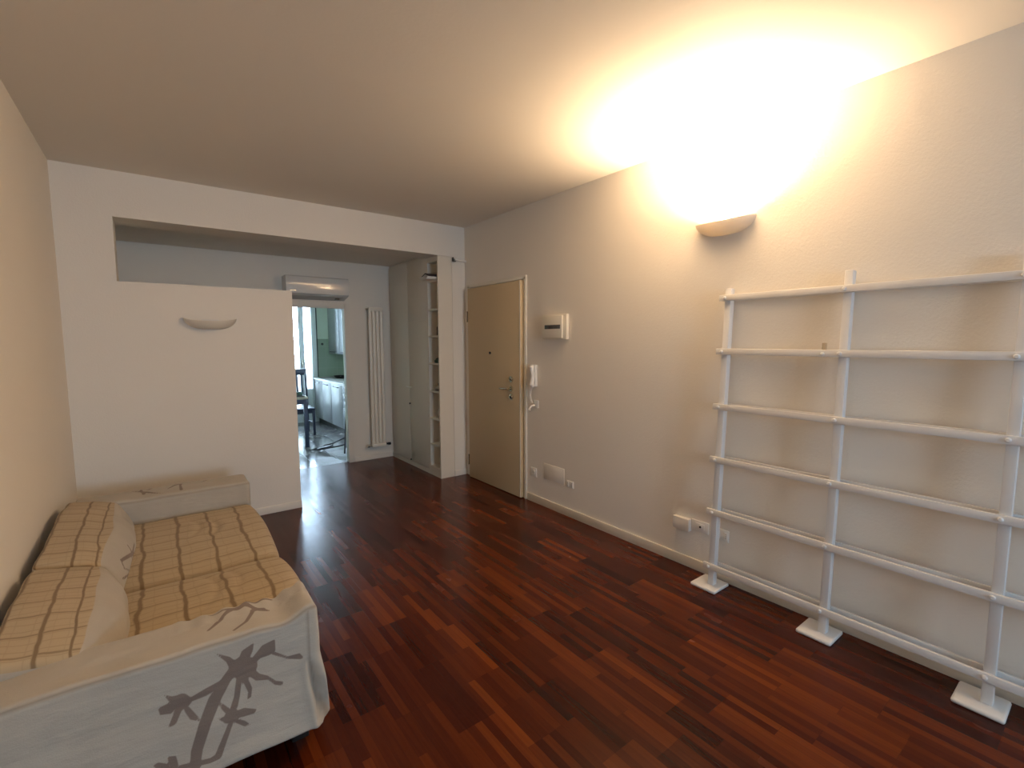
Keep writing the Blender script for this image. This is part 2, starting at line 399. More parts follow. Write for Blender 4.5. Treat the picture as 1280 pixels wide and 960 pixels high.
# ------------------------------------------------------------------ wall lamps
def wall_lamp(label, loc, rz, lit):
    t = empty('wall_lamp', loc, label, 'wall lamp', 'bowl shaped wall lamps', rz)
    # local: wall at y=0, lamp projects to -y, width along x
    bm = bmesh.new(); NU, NV = 40, 14; W, D, H = .182, .115, .088
    def pt(u, v, k):   # u 0..1 round the rim, v 0 rim .. 1 bottom
        a = pi*u; s = cos(v*pi/2)**.62
        x = -cos(a)*(W-k)*(s if v < 1 else 0); y = -sin(a)**.85*(D-k)*(s if v < 1 else 0)
        z = -(H-k)*sin(v*pi/2)**1.25 - .022*sin(a)*(1-v) + .0
        return Vector((x, min(y, -.0005), z))
    rows = []
    for k in (0.0, .007):
        rows.append([[bm.verts.new(pt(i/NU, j/NV*.985, k)) for i in range(NU+1)] for j in range(NV+1)])
    for q, R in enumerate(rows):
        for j in range(NV):
            for i in range(NU):
                vs = (R[j][i], R[j][i+1], R[j+1][i+1], R[j+1][i])
                bm.faces.new(vs if q == 0 else tuple(reversed(vs)))
    A, B = rows
    for i in range(NU): bm.faces.new((A[0][i+1], A[0][i], B[0][i], B[0][i+1]))
    for R in rows: bm.faces.new([R[NV][i] for i in range(NU+1)])
    me = bpy.data.meshes.new('lamp_shade'); bm.to_mesh(me); bm.free()
    me.polygons.foreach_set('use_smooth', [True]*len(me.polygons))
    link('lamp_shade', me, CERAM, t)
    b = MB(); b.box((-.06, -.006, -.060), (.06, 0, -.012), .002); b.build('wall_plate', WHITE, t)
    for s in (-1, 1):
        b = MB(); b.box((s*.062-.007, -.062, -.040), (s*.062+.007, -.038, -.022), .002); b.box((s*.062-.004, -.05, -.052), (s*.062+.004, -.004, -.040)); b.build('bulb_socket', CERAM, t)
    b = MB(); b.cyl((-.052, -.05, -.030), (.052, -.05, -.030), .005, 12)
    bulb = b.build('bulb', nmat('bulb_glass_lit' if lit else 'bulb_glass', (.9, .88, .8), .15, emit=(1, .75, .45, 40.0) if lit else None), t)
    if lit:
        l = bpy.data.lights.new('lamp_light', 'SPOT'); l.energy = LAMP_W; l.color = (1.0, .72, .45); l.shadow_soft_size = .02; l.spot_size = radians(162); l.spot_blend = 1.0
        o = bpy.data.objects.new('lamp_light', l); COL.objects.link(o); o.parent = t; o.location = (0, -.05, -.018); o.rotation_euler = (radians(180), 0, 0)
    return t
wall_lamp('lit cream bowl wall lamp washing the ceiling above the bookcase wall', (RX-.0005, 1.535, 2.212), radians(-90), True)
wall_lamp('unlit cream bowl wall lamp on the low partition behind the sofa', (.377, FY-.0005, 1.69), 0, False)

# ------------------------------------------------------------------ right wall fittings
def fuse_box():
    o = (RX, 3.015, 1.615)
    t = empty('fuse_box', o, 'ivory fuse box with dark window on the wall right of the entrance door', 'fuse box')
    MB(o).box((RX-.030, 2.865, 1.512), (RX, 3.168, 1.722), .006).build('case', PLASTIC, t)
    MB(o).box((RX-.046, 2.905, 1.522), (RX-.030, 3.160, 1.712), .006).build('cover', PLASTIC, t)
    MB(o).box((RX-.048, 2.925, 1.600), (RX-.0455, 3.120, 1.634), .001).build('breaker_window', GREYW, t)
    for k in range(5):
        MB(o).box((RX-.052, 2.965+k*.022, 1.609), (RX-.0475, 2.977+k*.022, 1.624), .001).build('breaker_switch', DARK, t)
fuse_box()
def door_phone():
    o = (RX, 3.30, 1.185)
    t = empty('door_phone', o, 'white door intercom handset hanging beside the entrance door', 'intercom')
    MB(o).box((RX-.032, 3.268, 1.085), (RX, 3.350, 1.285), .008).build('wall_base', PLASTW, t)
    b = MB(o); b.tube([(RX-.052, 3.272, 1.278), (RX-.068, 3.272, 1.262), (RX-.060, 3.272, 1.225), (RX-.055, 3.272, 1.185), (RX-.060, 3.272, 1.145), (RX-.068, 3.272, 1.108), (RX-.052, 3.272, 1.090)], .02, 12, rs=[.018, .024, .019, .017, .019, .024, .018])
    b.build('handset', PLASTW, t)
    b = MB(o); pts = []
    for k in range(90):
        a = k*.9; s = k/89
        pts.append((RX-.030-.010*cos(a)-.01*sin(pi*s), 3.315+.010*sin(a)+.012*sin(pi*s), 1.085-.15*s))
    b.tube(pts, .0028, 6); b.build('coiled_cord', PLASTW, t)
door_phone()
def wall_socket(name, label, cat, y, z, w, h, kind, group=None):
    o = (RX, y, z)
    t = empty(name, o, label, cat, group)
    d = {'box': .034, 'flat': .004}.get(kind, .007)
    MB(o).box((RX-d, y-w/2, z-h/2), (RX, y+w/2, z+h/2), .003).build('cover_plate', PLASTW if kind != 'flat' else WALL, t)
    if kind == 'schuko':
        MB(o).cyl((RX-d, y, z), (RX-d-.004, y, z), .024).build('socket_insert', PLASTW, t)
        for s in (-1, 1): MB(o).cyl((RX-d-.004, y+s*.01, z), (RX-d-.0045, y+s*.01, z), .003, 8).build('socket_hole', DARK, t)
    if kind == 'double':
        for s in (-1, 1):
            i = MB(o).box((RX-d-.003, y+s*.024-.011, z-.024), (RX-d, y+s*.024+.011, z+.024), .001).build('socket_insert', PLASTW, t)
            b = MB(o)
            for q in (-1, 0, 1): b.cyl((RX-d-.003, y+s*.024, z+q*.012), (RX-d-.0036, y+s*.024, z+q*.012), .0025, 8)
            b.build('socket_hole', DARK, i)
    if kind == 'aerial':
        MB(o).box((RX-d-.003, y-.03, z-.02), (RX-d, y+.03, z+.02), .001).build('socket_insert', PLASTW, t)
        MB(o).cyl((RX-d-.003, y-.004, z), (RX-d-.006, y-.004, z), .007, 12).build('socket_hole', DARK, t)
    if kind == 'hook':
        MB(o).tube([(RX-d, y+.02, z-.01), (RX-d-.03, y+.03, z-.02), (RX-d-.045, y+.045, z-.05), (RX-d-.03, y+.05, z-.06)], .008, 8).build('cord_clip', PLASTW, t)
    return t
wall_socket('wall_socket', 'round white wall socket low on the wall, nearest the entrance door', 'socket', 3.318, .283, .082, .085, 'schuko')
wall_socket('junction_cover', 'large blank junction plate painted over, low beside the entrance door', 'cover plate', 3.045, .327, .27, .145, 'flat')
wall_socket('wall_socket', 'small white double socket low on the wall, right of the blank junction plate', 'socket', 2.835, .283, .080, .06, 'double')
wall_socket('junction_box', 'raised blank white box low on the wall left of the bookcase', 'junction box', 1.757, .287, .118, .082, 'box')
wall_socket('aerial_socket', 'white aerial socket with dark centre, just left of the bookcase', 'socket', 1.633, .297, .118, .075, 'aerial')
wall_socket('wall_socket', 'white double socket seen through the lowest gap of the bookcase', 'socket', 1.482, .290, .082, .075, 'double')
wall_socket('phone_jack', 'small white jack and clip on the wall below the intercom', 'phone jack', 3.285, .925, .065, .07, 'hook')

# ------------------------------------------------------------------ bookcase without its boards
def bookcase():
    org = (2.64, .9, 0)
    t = empty('open_bookcase', org, 'white painted open bookcase of uprights and rails standing against the right wall', 'bookcase')
    lean = .048   # metres of lean towards the wall per metre of height
    px = lambda z: 2.612 + lean*z          # front face of the uprights
    levels = [.137, .470, .788, 1.105, 1.432, 1.745]
    posts = [1.470, .869, .273, -.33]
    D = .042
    az = Vector((lean, 0, 1)).normalized(); ax = Vector((1, 0, -lean)).normalized(); ay = Vector((0, 1, 0))
    for k, y in enumerate(posts):
        zt = 1.835 if k != 0 else 1.80
        c = Vector((px(zt/2)+D/2, y, zt/2+.010))
        MB(org).obox(c, ax, ay, az, (D/2, .018, (zt-.02)/2), .003).build('upright', WHITE, t)
        b = MB(org); b.box((2.553, y-.062, 0), (2.722, y+.098, .022), .010, 3); b.build('foot_plate', WHITE, t)
    for z in levels:
        for front in (True, False):
            xc = px(z) - .0085 if front else px(z) + D + .0085
            hz = .0175
            c = Vector((xc, (1.515-.5)/2+.0, z))
            r = MB(org).obox(c, ax, ay, az, (.0085 if front else .007, (1.515+.5)/2, hz), .0025)
            ro = r.build('front_rail' if front else 'rear_rail', WHITE, t)
            if front:
                for y in posts:
                    p = Vector((xc-.0085, y+.010, z))
                    MB(org).tube([p, p - ax*.003, p - ax*.007], .009, 14, rs=[.010, .010, .006]).build('bolt', WHITE, ro)
                if abs(z-1.432) < .01:
                    p = Vector((xc-.0085, .952, z-.003)); MB(org).tube([p, p - ax*.004, p-ax*.007], .009, 14, rs=[.009, .009, .005]).build('bolt', WHITE, ro)
    # the short bracket left on the second rail from the top
    z = 1.432; MB(org).box((px(z)+.001, .945, z-.01), (px(z)+.02, .962, z+.052), .002).build('bracket', CHROME, t)
bookcase()

# ------------------------------------------------------------------ wardrobe with open end shelves
def wardrobe():
    X0, Y0, Y1 = 2.431, FY+.002, EY-.002; org = (2.6, 5.1, 0); X1 = RX-.004
    t = empty('built_in_wardrobe', org, 'white built-in wardrobe with open end shelves between hall and entrance', 'wardrobe')
    zb = 2.398
    MB(org).box((X0, Y0, 0), (2.5995, Y0+.022, zb)).build('end_panel', CAB, t)
    ys0, ys1 = Y0+.022, 4.745
    MB(org).box((X0, ys1, 0), (X1, ys1+.022, zb+.03)).build('divider_panel', CAB, t)
    MB(org).box((X0+.001, ys0, 2.345), (X1, ys1, zb)).build('top_panel', CAB, t)
    MB(org).box((X0+.001, ys0, .0), (X1, ys1, .105)).build('plinth', CAB, t)
    pass
    for z in (2.155, 1.850, 1.562, 1.262, .957, .652, .360):
        MB(org).box((X0+.004, ys0, z-.02), (2.7575, ys1, z), .001).build('shelf', CAB, t)
    yd = ys1+.024
    MB(org).box((X0+.02, yd, 0), (X1, Y1, HC-.002)).build('carcass', CAB, t)
    ym = 5.262
    def door(y0, y1, z0, z1): return MB(org).box((X0, y0+.0015, z0+.0015), (X0+.0195, y1-.0015, z1-.0015), .001).build('door', CAB, t)
    d1 = door(yd, ym, .05, 1.732); door(yd, ym, 1.732, HC-.03); d2 = door(ym, Y1-.03, .05, HC-.03)
    MB(org).box((X0, yd, 0), (X0+.0195, Y1, .0495)).build('plinth', CAB, t)
    MB(org).tube([(X0, 5.20, .955), (X0-.022, 5.20, .955), (X0-.022, 5.31, .955), (X0, 5.31, .955)], .0045, 8).build('handle', PLASTW, d1)
    b = MB(org); b.cyl((X0, 5.245, .757), (X0-.014, 5.245, .757), .010); b.build('keyhole', DARK, d1)
    MB(org).cyl((X0, 5.25, .07), (X0-.012, 5.25, .07), .010).build('door_stop', DARK, d1)
wardrobe()

def on_shelf():
    # folded papers with a dark cover sticking out of the top shelf
    o = (2.48, 4.63, 2.155); z = 2.155
    t = empty('paper_stack', o, 'loose white papers under a dark book on the top wardrobe shelf', 'papers')
    b = MB(o)
    for k in range(5):
        a = radians(-6+3*k); b.obox((2.46-.004*k, 4.64, z+.0035+.005*k), (cos(a), sin(a), 0), (-sin(a), cos(a), 0), (0, 0, 1), (.12, .085, .0022))
    b.build('sheets', FILMW, t)
    z += .006; t = empty('book', (2.44, 4.65, z+.029), 'dark soft book splayed open over papers on the top wardrobe shelf', 'book')
    o2 = (2.44, 4.65, z+.029)
    for s in (-1, 1):
        ax = Vector((0, s*cos(.33), -sin(.33)))
        MB(o2).obox(Vector((2.44, 4.65, z+.057)) + ax*.046, (1, 0, 0), ax, Vector((1, 0, 0)).cross(ax), (.085, .046, .004), .001).build('cover', BOOKD, t)
        MB(o2).obox(Vector((2.44, 4.65, z+.0485)) + ax*.042, (1, 0, 0), ax, Vector((1, 0, 0)).cross(ax), (.080, .038, .003)).build('pages', FILMW, t)
    z = 1.5627; t = empty('bottle', (2.478, 4.585, z), 'small brown glass bottle on the third wardrobe shelf from the top', 'bottle')
    b = MB((2.478, 4.585, z)); b.lathe((2.478, 4.585, z), [(.022, 0), (.025, .004), (.025, .080), (.021, .093), (.011, .104), (.010, .112)]); b.build('body', GLASSD, t)
    MB((2.478, 4.585, z)).lathe((2.478, 4.585, z+.1121), [(.013, 0), (.013, .014), (.009, .024), (.003, .028)], 16).build('cap', DARK, t)
    def lump(name, label, cat, c, r, mat, seed, sub=3):
        bm = bmesh.new(); bmesh.ops.create_icosphere(bm, subdivisions=sub, radius=1)
        for v in bm.verts:
            n = noise.noise(v.co*1.7+Vector((seed, 0, 0)))*.32 + noise.noise(v.co*4+Vector((seed, 3, 0)))*.12
            q = v.co*(1+n); v.co = Vector((q.x*r[0], q.y*r[1], max(q.z, -.55)*r[2] + .55*r[2]))
        me = bpy.data.meshes.new(name); bm.to_mesh(me); bm.free(); me.polygons.foreach_set('use_smooth', [True]*len(me.polygons))
        ob = link(name, me, mat); ob.location = c; tag(ob, label, cat); return ob
    lump('folded_scarf', 'crumpled dark green cloth on the middle wardrobe shelf', 'cloth', (2.52, 4.618, 1.2622), (.062, .082, .040), GREENC, 2.0, 4)
    lump('carrier_bag', 'crumpled white plastic bag on the wardrobe shelf under the shoe', 'bag', (2.53, 4.612, .6522), (.055, .062, .095), BAG, 9.0, 4)
    # a shoe lying on the shelf
    s = (2.50, 4.63, .957)
    t = empty('shoe', s, 'pale low shoe with dark lining on a wardrobe shelf at handle height', 'shoe')
    b = MB(s); pts = [(2.505, 4.715, .985), (2.50, 4.69, .985), (2.497, 4.65, .990), (2.495, 4.61, .999), (2.495, 4.575, 1.006), (2.495, 4.557, 1.003)]
    b.tube(pts, .02, 16, rs=[.010, .022, .027, .029, .030, .022], flat=1.0); b.build('upper', SHOE, t)
    MB(s).tube([(2.505, 4.722, .963), (2.50, 4.69, .963), (2.495, 4.62, .963), (2.495, 4.555, .963)], .01, 12, rs=[.012, .028, .026, .024], flat=.19).build('sole', DARK, t)
    MB(s).tube([(2.475, 4.612, 1.021), (2.473, 4.592, 1.030), (2.478, 4.570, 1.030)], .012, 10, rs=[.010, .018, .014]).build('opening', DARK, t)
on_shelf()

# small pipe with a dark bracket on top of the pier
def pipe():
    o = (2.7, FY, 2.365)
    t = empty('curtain_rod', o, 'short white rod on a dark bracket above the pier by the entrance door', 'rod')
    MB(o).cyl((2.625, FY-.020, 2.368), (RX, FY-.020, 2.362), .013, 16).build('rod', WALL, t)
    b = MB(o); b.box((2.603, FY-.030, 2.350), (2.609, FY, 2.392), .001); b.box((2.603, FY-.034, 2.346), (2.635, FY, 2.353), .001); b.build('bracket', DARK, t)
pipe()

# ------------------------------------------------------------------ hall: air conditioner, radiator
def air_con():
    o = (1.53, EY, 2.11); t = empty('air_conditioner', o, 'white split air conditioner mounted above the kitchen doorway', 'air conditioner')
    x0, x1 = 1.185, 1.865
    b = MB(o)
    poly = [(EY, 1.985), (EY, 2.225), (EY-.178, 2.227)] + [(EY-.192-.007*(1-((q-7)/7.5)**2), 2.127-(q-7)*.0128) for q in range(15)] + [(EY-.178, 2.030)]
    b.prism(poly, 0, x0, x1); ob = b.build('body', AIRM, t)
    MB(o).prism([(EY-.143, 2.0245), (EY-.02, 1.990), (EY-.02, 1.982), (EY-.145, 2.018)], 0, x0+.04, x1-.05).build('air_flap', GREYP, t)
    MB(o).box((x1-.13, EY-.11, 1.990), (x1-.085, EY-.07, 2.006)).build('sensor', DARK, t)
    MB(o).box((x0+.04, EY-.1995, 2.058), (x0+.10, EY-.1940, 2.066)).build('badge', CHROME, t)
AIRM = nmat('glossy_white_plastic', (.70, .68, .65), .12, coat=.5)
GREYP = nmat('grey_plastic_flap', (.45, .43, .40), .5)
air_con()
def radiator():
    o = (2.22, EY, 1.0); t = empty('column_radiator', o, 'tall narrow cream radiator of four tubes on the hall end wall', 'radiator')
    y = EY-.075; z0, z1 = .19, 1.895
    for k in range(4):
        x = 2.150 + k*.048
        MB(o).tube([(x, y, z0), (x, y, z1)], (.0145), 14, flat=1.5).build('tube', RADM, t)
    for z in (z0, z1): MB(o).box((2.130, y-.024, z-.024), (2.312, y+.024, z+.024), .010, 3).build('manifold', RADM, t)
    for s, x in ((-1, 2.130), (1, 2.312)):
        b = MB(o); b.cyl((x, y, z0), (x+s*.035, y, z0), .011, 12); b.cyl((x+s*.030, y, z0), (x+s*.062, y, z0), .017, 14); b.cyl((x+s*.03, y, z0), (x+s*.03, EY, z0), .008, 10); b.build('valve', BLACKM if s > 0 else CHROME, t)
    MB(o).cyl((2.130, y, z1), (2.095, y, z1), .010, 12).build('air_valve', CHROME, t)
    for z in (.35, 1.75): MB(o).box((2.20, y+.01, z), (2.24, EY, z+.02)).build('wall_bracket', RADM, t)
radiator()

# ------------------------------------------------------------------ kitchen seen through the opening
def kitchen():
    KY = 9.3
    b = MB(); poly = [(-.5, 0), (.75, 0), (.75, 2.35), (2.43, 2.35), (2.43, 0), (2.95, 0), (2.95, 2.62), (-.5, 2.62)]
    b.prism(poly, 1, KY, KY+.15); o = b.build('wall_kitchen_far', GREENW, smooth=False); o['kind'] = 'structure'
    struct('wall_kitchen_right', (2.95, EY+.12, 0), (3.07, KY+.15, 2.62), GREENW)
    struct('wall_kitchen_left', (-.62, EY+.12, 0), (-.5, KY+.15, 2.62), GREENW)
    o = MB().box((2.4305, KY-.012, .845), (2.949, KY, 1.55)).build('trim_tiles_far', KTILE); o['kind'] = 'structure'
    # french door
    D = bpy.data.objects.new('door_2', None); COL.objects.link(D); D.location = (1.6, KY, 0); tag(D, 'white glazed balcony door at the far end of the kitchen', kind='structure')
    og = (1.6, KY, 0)
    def leaf(x0, x1, y, par, st=.075, sill=.10):
        b = MB(og); b.box((x0, y, .02), (x0+st, y+.05, 2.33), .004); b.box((x1-st, y, .02), (x1, y+.05, 2.33), .004)
        b.box((x0+st, y, .02), (x1-st, y+.05, .02+sill), .004); b.box((x0+st, y, 2.25), (x1-st, y+.05, 2.33), .004)
        b.box((x0+st, y+.01, .12), (x1-st, y+.045, .30), .003)
        f = b.build('door_leaf', PVC, par)
        MB(og).box((x0+st-.005, y+.02, .295), (x1-st+.005, y+.026, 2.27)).build('pane', GLASS, f)
        return f
    leaf(.79, 1.50, KY+.03, D); leaf(1.51, 2.22, KY+.03, D)
    b = MB(og); b.box((.75, KY-.01, 0), (.785, KY+.10, 2.35), .003); b.box((2.345, KY-.05, 0), (2.43, KY+.10, 2.35), .003); b.box((.785, KY-.01, 2.335), (2.345, KY+.10, 2.35)); b.box((.785, KY-.01, 0), (2.345, KY+.10, .018))
    b.box((2.222, KY+.035, .02), (2.235, KY+.085, 2.335)); b.build('door_frame', PVC, D)
    b = MB(og); b.box((2.225, KY+.04, .02), (2.345, KY+.08, .62), .003); b.build('side_panel', PVC, D)
    MB(og).box((2.225, KY+.055, .62), (2.345, KY+.061, 2.335)).build('side_pane', GLASS, D)
    MB(og).box((2.4305, KY-.055, 0), (2.448, KY-.0, 2.36)).build('dark_edge', DARK, D)  # dark strip along the right edge of the door frame
    MB(og).box((2.18, KY+.005, 1.02), (2.20, KY+.03, 1.16), .004).build('door_handle', CHROME, D)
    # balcony parapet, added and raised to block low daylight from the base units
    o = MB().box((-1.5, 10.75, -.03), (4, 10.9, 1.05)).build('wall_balcony_light_block', CONC); o['kind'] = 'structure'
    # base units, front face x = 2.36
    XF = 2.365
    def unit(label, y0, y1, kind):
        o = (2.66, (y0+y1)/2, 0); t = empty('base_cabinet', o, label, 'cabinet', 'kitchen base cabinets')
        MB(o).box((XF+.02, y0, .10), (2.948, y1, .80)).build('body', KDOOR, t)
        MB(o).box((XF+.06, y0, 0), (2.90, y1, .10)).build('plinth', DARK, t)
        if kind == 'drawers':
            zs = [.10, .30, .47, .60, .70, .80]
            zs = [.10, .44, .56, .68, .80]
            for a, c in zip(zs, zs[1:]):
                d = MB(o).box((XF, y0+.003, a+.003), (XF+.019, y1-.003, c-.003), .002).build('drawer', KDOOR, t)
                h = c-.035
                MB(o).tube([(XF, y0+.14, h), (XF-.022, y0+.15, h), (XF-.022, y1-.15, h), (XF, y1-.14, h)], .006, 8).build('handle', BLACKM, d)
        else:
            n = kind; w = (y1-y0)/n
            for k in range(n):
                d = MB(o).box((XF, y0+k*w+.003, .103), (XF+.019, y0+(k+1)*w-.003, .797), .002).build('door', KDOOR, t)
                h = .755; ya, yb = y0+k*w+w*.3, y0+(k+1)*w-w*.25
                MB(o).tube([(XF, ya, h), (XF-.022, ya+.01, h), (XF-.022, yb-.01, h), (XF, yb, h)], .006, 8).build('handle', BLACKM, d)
    unit('white base cabinet with drawers nearest the kitchen doorway', 6.98, 7.62, 'drawers')
    unit('white base cabinet with one door between drawers and far corner', 7.625, 8.22, 1)
    unit('white base cabinet with two doors in the far kitchen corner', 8.225, 9.285, 2)
    unit('white kitchen base cabinet mostly hidden by the door jamb', 6.30, 6.975, 1)
    w = MB((2.65, 7.8, .82)).box((XF-.015, 6.28, .801), (2.948, 9.286, .838), .004).build('worktop', STONE); w.location = (2.65, 7.8, .82); tag(w, 'grey laminate worktop over the kitchen base cabinets', 'worktop')
    XU = 2.655
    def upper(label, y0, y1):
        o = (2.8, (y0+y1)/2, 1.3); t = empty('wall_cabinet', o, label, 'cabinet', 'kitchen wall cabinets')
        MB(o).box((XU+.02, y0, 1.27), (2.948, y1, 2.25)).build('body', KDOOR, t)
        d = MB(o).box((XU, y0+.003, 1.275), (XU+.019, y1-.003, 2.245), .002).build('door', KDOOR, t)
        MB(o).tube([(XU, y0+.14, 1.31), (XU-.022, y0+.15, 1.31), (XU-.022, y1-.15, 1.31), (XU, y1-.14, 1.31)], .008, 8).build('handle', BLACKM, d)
    upper('white wall cabinet in the far corner above the green tiles', 8.66, 9.285)
    upper('white wall cabinet next to the corner one in the kitchen', 8.04, 8.655)
    upper('white kitchen wall cabinet nearest the doorway jamb', 7.42, 8.035)
    # pan on the worktop
    o = (2.70, 8.75, .8385); t = empty('frying_pan', o, 'dark frying pan on the grey worktop before the green tiles', 'pan')
    MB(o).lathe(o, [(.09, 0), (.12, .04), (.125, .045), (.118, .045), (.088, .006)], 28).build('pan_body', DARK, t)
    MB(o).tube([(2.66, 8.63, .878), (2.62, 8.52, .90), (2.60, 8.46, .905)], .010, 8).build('handle', DARK, t)
    o = (2.54, KY-.012, 1.455); t = empty('wall_hook', o, 'small dark hook on the green kitchen tiles', 'hook')
    MB(o).cyl((2.54, KY-.012, 1.455), (2.54, KY-.022, 1.455), .022, 16).build('hook_plate', DARK, t)
    MB(o).tube([(2.54, KY-.022, 1.45), (2.54, KY-.05, 1.44), (2.54, KY-.055, 1.46)], .006, 8).build('hook_arm', DARK, t)
    # table
    o = (1.25, 7.45, 0); t = empty('dining_table', o, 'dark wooden kitchen table with square legs by the balcony door', 'table')
    tx0, tx1, ty0, ty1 = .80, 1.71, 7.04, 7.86
    MB(o).box((tx0, ty0, .69), (tx1, ty1, .725), .004).build('tabletop', WOODT, t)
    MB(o).box((tx0+.03, ty0+.02, .62), (tx1-.03, ty1-.02, .69)).build('apron', WOODD, t)
    for x in (tx0+.01, tx1-.062):
        for y in (ty0+.01, ty1-.062): MB(o).box((x, y, 0), (x+.052, y+.052, .69), .003).build('leg', WOODD, t)
    # things on the table
    o = (1.60, 7.16, .7255); t = empty('tray', o, 'dark shallow tray with folded cloth near the table corner', 'tray')
    MB(o).box((1.44, 7.07, .7255), (1.672, 7.27, .742), .004).build('tray_base', DARK, t)
    MB(o).box((1.46, 7.09, .7425), (1.655, 7.25, .79), .012, 3).build('cloth', GREENC, t)
    # chair
    o = (1.88, 8.15, 0); t = empty('kitchen_chair', o, 'dark slat-back wooden chair behind the kitchen table', 'chair')
    cx0, cx1, cy0, cy1 = 1.64, 2.02, 7.92, 8.34
    MB(o).box((cx0, cy0, .405), (cx1, cy1, .44), .008).build('seat', WOODD, t)
    MB(o).box((cx0+.02, cy0+.02, .355), (cx1-.02, cy1-.02, .405)).build('seat_frame', WOODD, t)
    for x in (cx0+.005, cx1-.04):
        MB(o).box((x, cy0+.005, 0), (x+.035, cy0+.04, .405), .002).build('leg', WOODD, t)
        MB(o).prism([(cy1-.035, 0), (cy1, 0), (cy1+.0, .44), (cy1+.07, 1.05), (cy1+.035, 1.05), (cy1-.035, .44)], 0, x, x+.035).build('leg', WOODD, t)
    MB(o).box((cx0+.02, cy1+.030, .95), (cx1-.02, cy1+.055, 1.05), .003).build('top_rail', WOODD, t)
    MB(o).box((cx0+.02, cy1+.0, .55), (cx1-.02, cy1+.022, .60), .003).build('lower_rail', WOODD, t)
    for k in range(4):
        x = cx0+.065+k*.072
        MB(o).prism([(cy1+.0, .58), (cy1+.018, .58), (cy1+.055, .97), (cy1+.037, .97)], 0, x, x+.030).build('slat', WOODD, t)
    for x in (cx0+.02, cx1-.035): MB(o).box((x-.005, cy0+.04, .18), (x+.012, cy1-.035, .205)).build('stretcher', WOODD, t)
    # folded metal stand by the jamb
    o = (1.9, 6.45, 0); t = empty('folding_stand', o, 'black folded metal stand lying open on the floor by the kitchen jamb', 'stand')
    MB(o).tube([(1.955, 6.295, .012), (1.975, 6.30, .25), (1.995, 6.305, .56)], .011, 10).build('leg', BLACKM, t)
    MB(o).tube([(2.01, 6.40, .115), (1.93, 6.47, .085), (1.78, 6.60, .045), (1.645, 6.765, .015)], .009, 10).build('leg', BLACKM, t)
    MB(o).tube([(2.06, 6.62, .16), (1.93, 6.66, .10), (1.75, 6.74, .04), (1.640, 6.78, .015)], .009, 10).build('leg', BLACKM, t)
    MB(o).cyl((1.652, 6.750, .015), (1.632, 6.800, .015), .009, 10).build('cross_bar', BLACKM, t)
    MB(o).cyl((1.975, 6.29, .10), (2.01, 6.42, .115), .008, 10).build('cross_bar', BLACKM, t)
    b = MB(o); b.obox((1.80, 6.655, .052), (.82, -.52, .22), (.52, .85, 0), (-.2, .1, .97), (.105, .055, .012), .006); b.build('pad', BLACKM, t)
WOODT = nmat('light_tabletop', (.30, .27, .20), .35, var=.15)
kitchen()
# ------------------------------------------------------------------ sofa with printed slipcover
PRINT_SIDE = ([[(0.098, 0.501), (0.115, 0.487), (0.142, 0.467), (0.161, 0.441), (0.154, 0.409), (0.138, 0.43), (0.131, 0.454)], [(0.168, 0.452), (0.177, 0.473), (0.214, 0.486), (0.209, 0.459), (0.193, 0.427)], [(0.199, 0.428), (0.227, 0.455), (0.237, 0.466), (0.278, 0.475), (0.278, 0.431), (0.257, 0.421), (0.229, 0.422), (0.21, 0.405)], [(0.254, 0.43), (0.273, 0.429), (0.316, 0.392), (0.355, 0.388), (0.369, 0.365), (0.358, 0.364), (0.315, 0.383), (0.284, 0.406)], [(0.201, 0.406), (0.226, 0.369), (0.25, 0.351), (0.274, 0.321), (0.298, 0.307), (0.293, 0.295), (0.27, 0.308), (0.25, 0.336), (0.213, 0.35), (0.185, 0.388)], [(0.165, 0.397), (0.185, 0.388), (0.201, 0.33), (0.196, 0.3), (0.184, 0.298), (0.188, 0.322), (0.178, 0.355), (0.167, 0.375)], [(0.105, 0.332), (0.134, 0.291), (0.147, 0.27), (0.127, 0.27), (0.109, 0.304)], [(0.096, 0.278), (0.13, 0.272), (0.143, 0.251), (0.109, 0.262)], [(0.139, 0.278), (0.174, 0.275), (0.209, 0.253), (0.205, 0.241), (0.172, 0.246), (0.143, 0.254)], [(0.138, 0.26), (0.172, 0.232), (0.19, 0.208), (0.171, 0.211), (0.145, 0.239)], [(-0.038, 0.42), (-0.017, 0.403), (0.014, 0.398), (0.028, 0.371), (0.002, 0.364), (-0.023, 0.386)], [(-0.053, 0.381), (-0.028, 0.385), (0.002, 0.377), (-0.02, 0.348), (-0.049, 0.357)], [(-0.003, 0.38), (0.006, 0.348), (-0.012, 0.31), (-0.032, 0.309), (-0.018, 0.34)], [(0.007, 0.375), (0.027, 0.345), (0.046, 0.308), (0.048, 0.293), (0.025, 0.308), (0.013, 0.338)], [(-0.075, 0.212), (-0.062, 0.215), (-0.038, 0.197), (-0.03, 0.172), (-0.059, 0.179)], [(-0.039, 0.221), (-0.017, 0.212), (-0.013, 0.182), (-0.018, 0.158), (-0.034, 0.181)]], [[(0.026, 0.132, 0.0131), (0.037, 0.202, 0.0165), (0.063, 0.278, 0.018), (0.094, 0.346, 0.0194), (0.127, 0.393, 0.0157), (0.151, 0.417, 0.0173)], [(0.172, 0.419, 0.0347), (0.186, 0.405, 0.0349)], [(0.166, 0.389, 0.0087), (0.155, 0.323, 0.0089), (0.145, 0.292, 0.0108)], [(0.135, 0.269, 0.0198), (0.129, 0.265, 0.018)], [(0.134, 0.248, 0.0073), (0.112, 0.196, 0.0092), (0.092, 0.15, 0.0112), (0.07, 0.148, 0.0084), (-0.009, 0.17, 0.0074)], [(0.028, 0.371, 0.007), (0.071, 0.378, 0.0122), (0.116, 0.391, 0.0087)], [(0.003, 0.38, 0.0218), (0.01, 0.37, 0.0219)]])
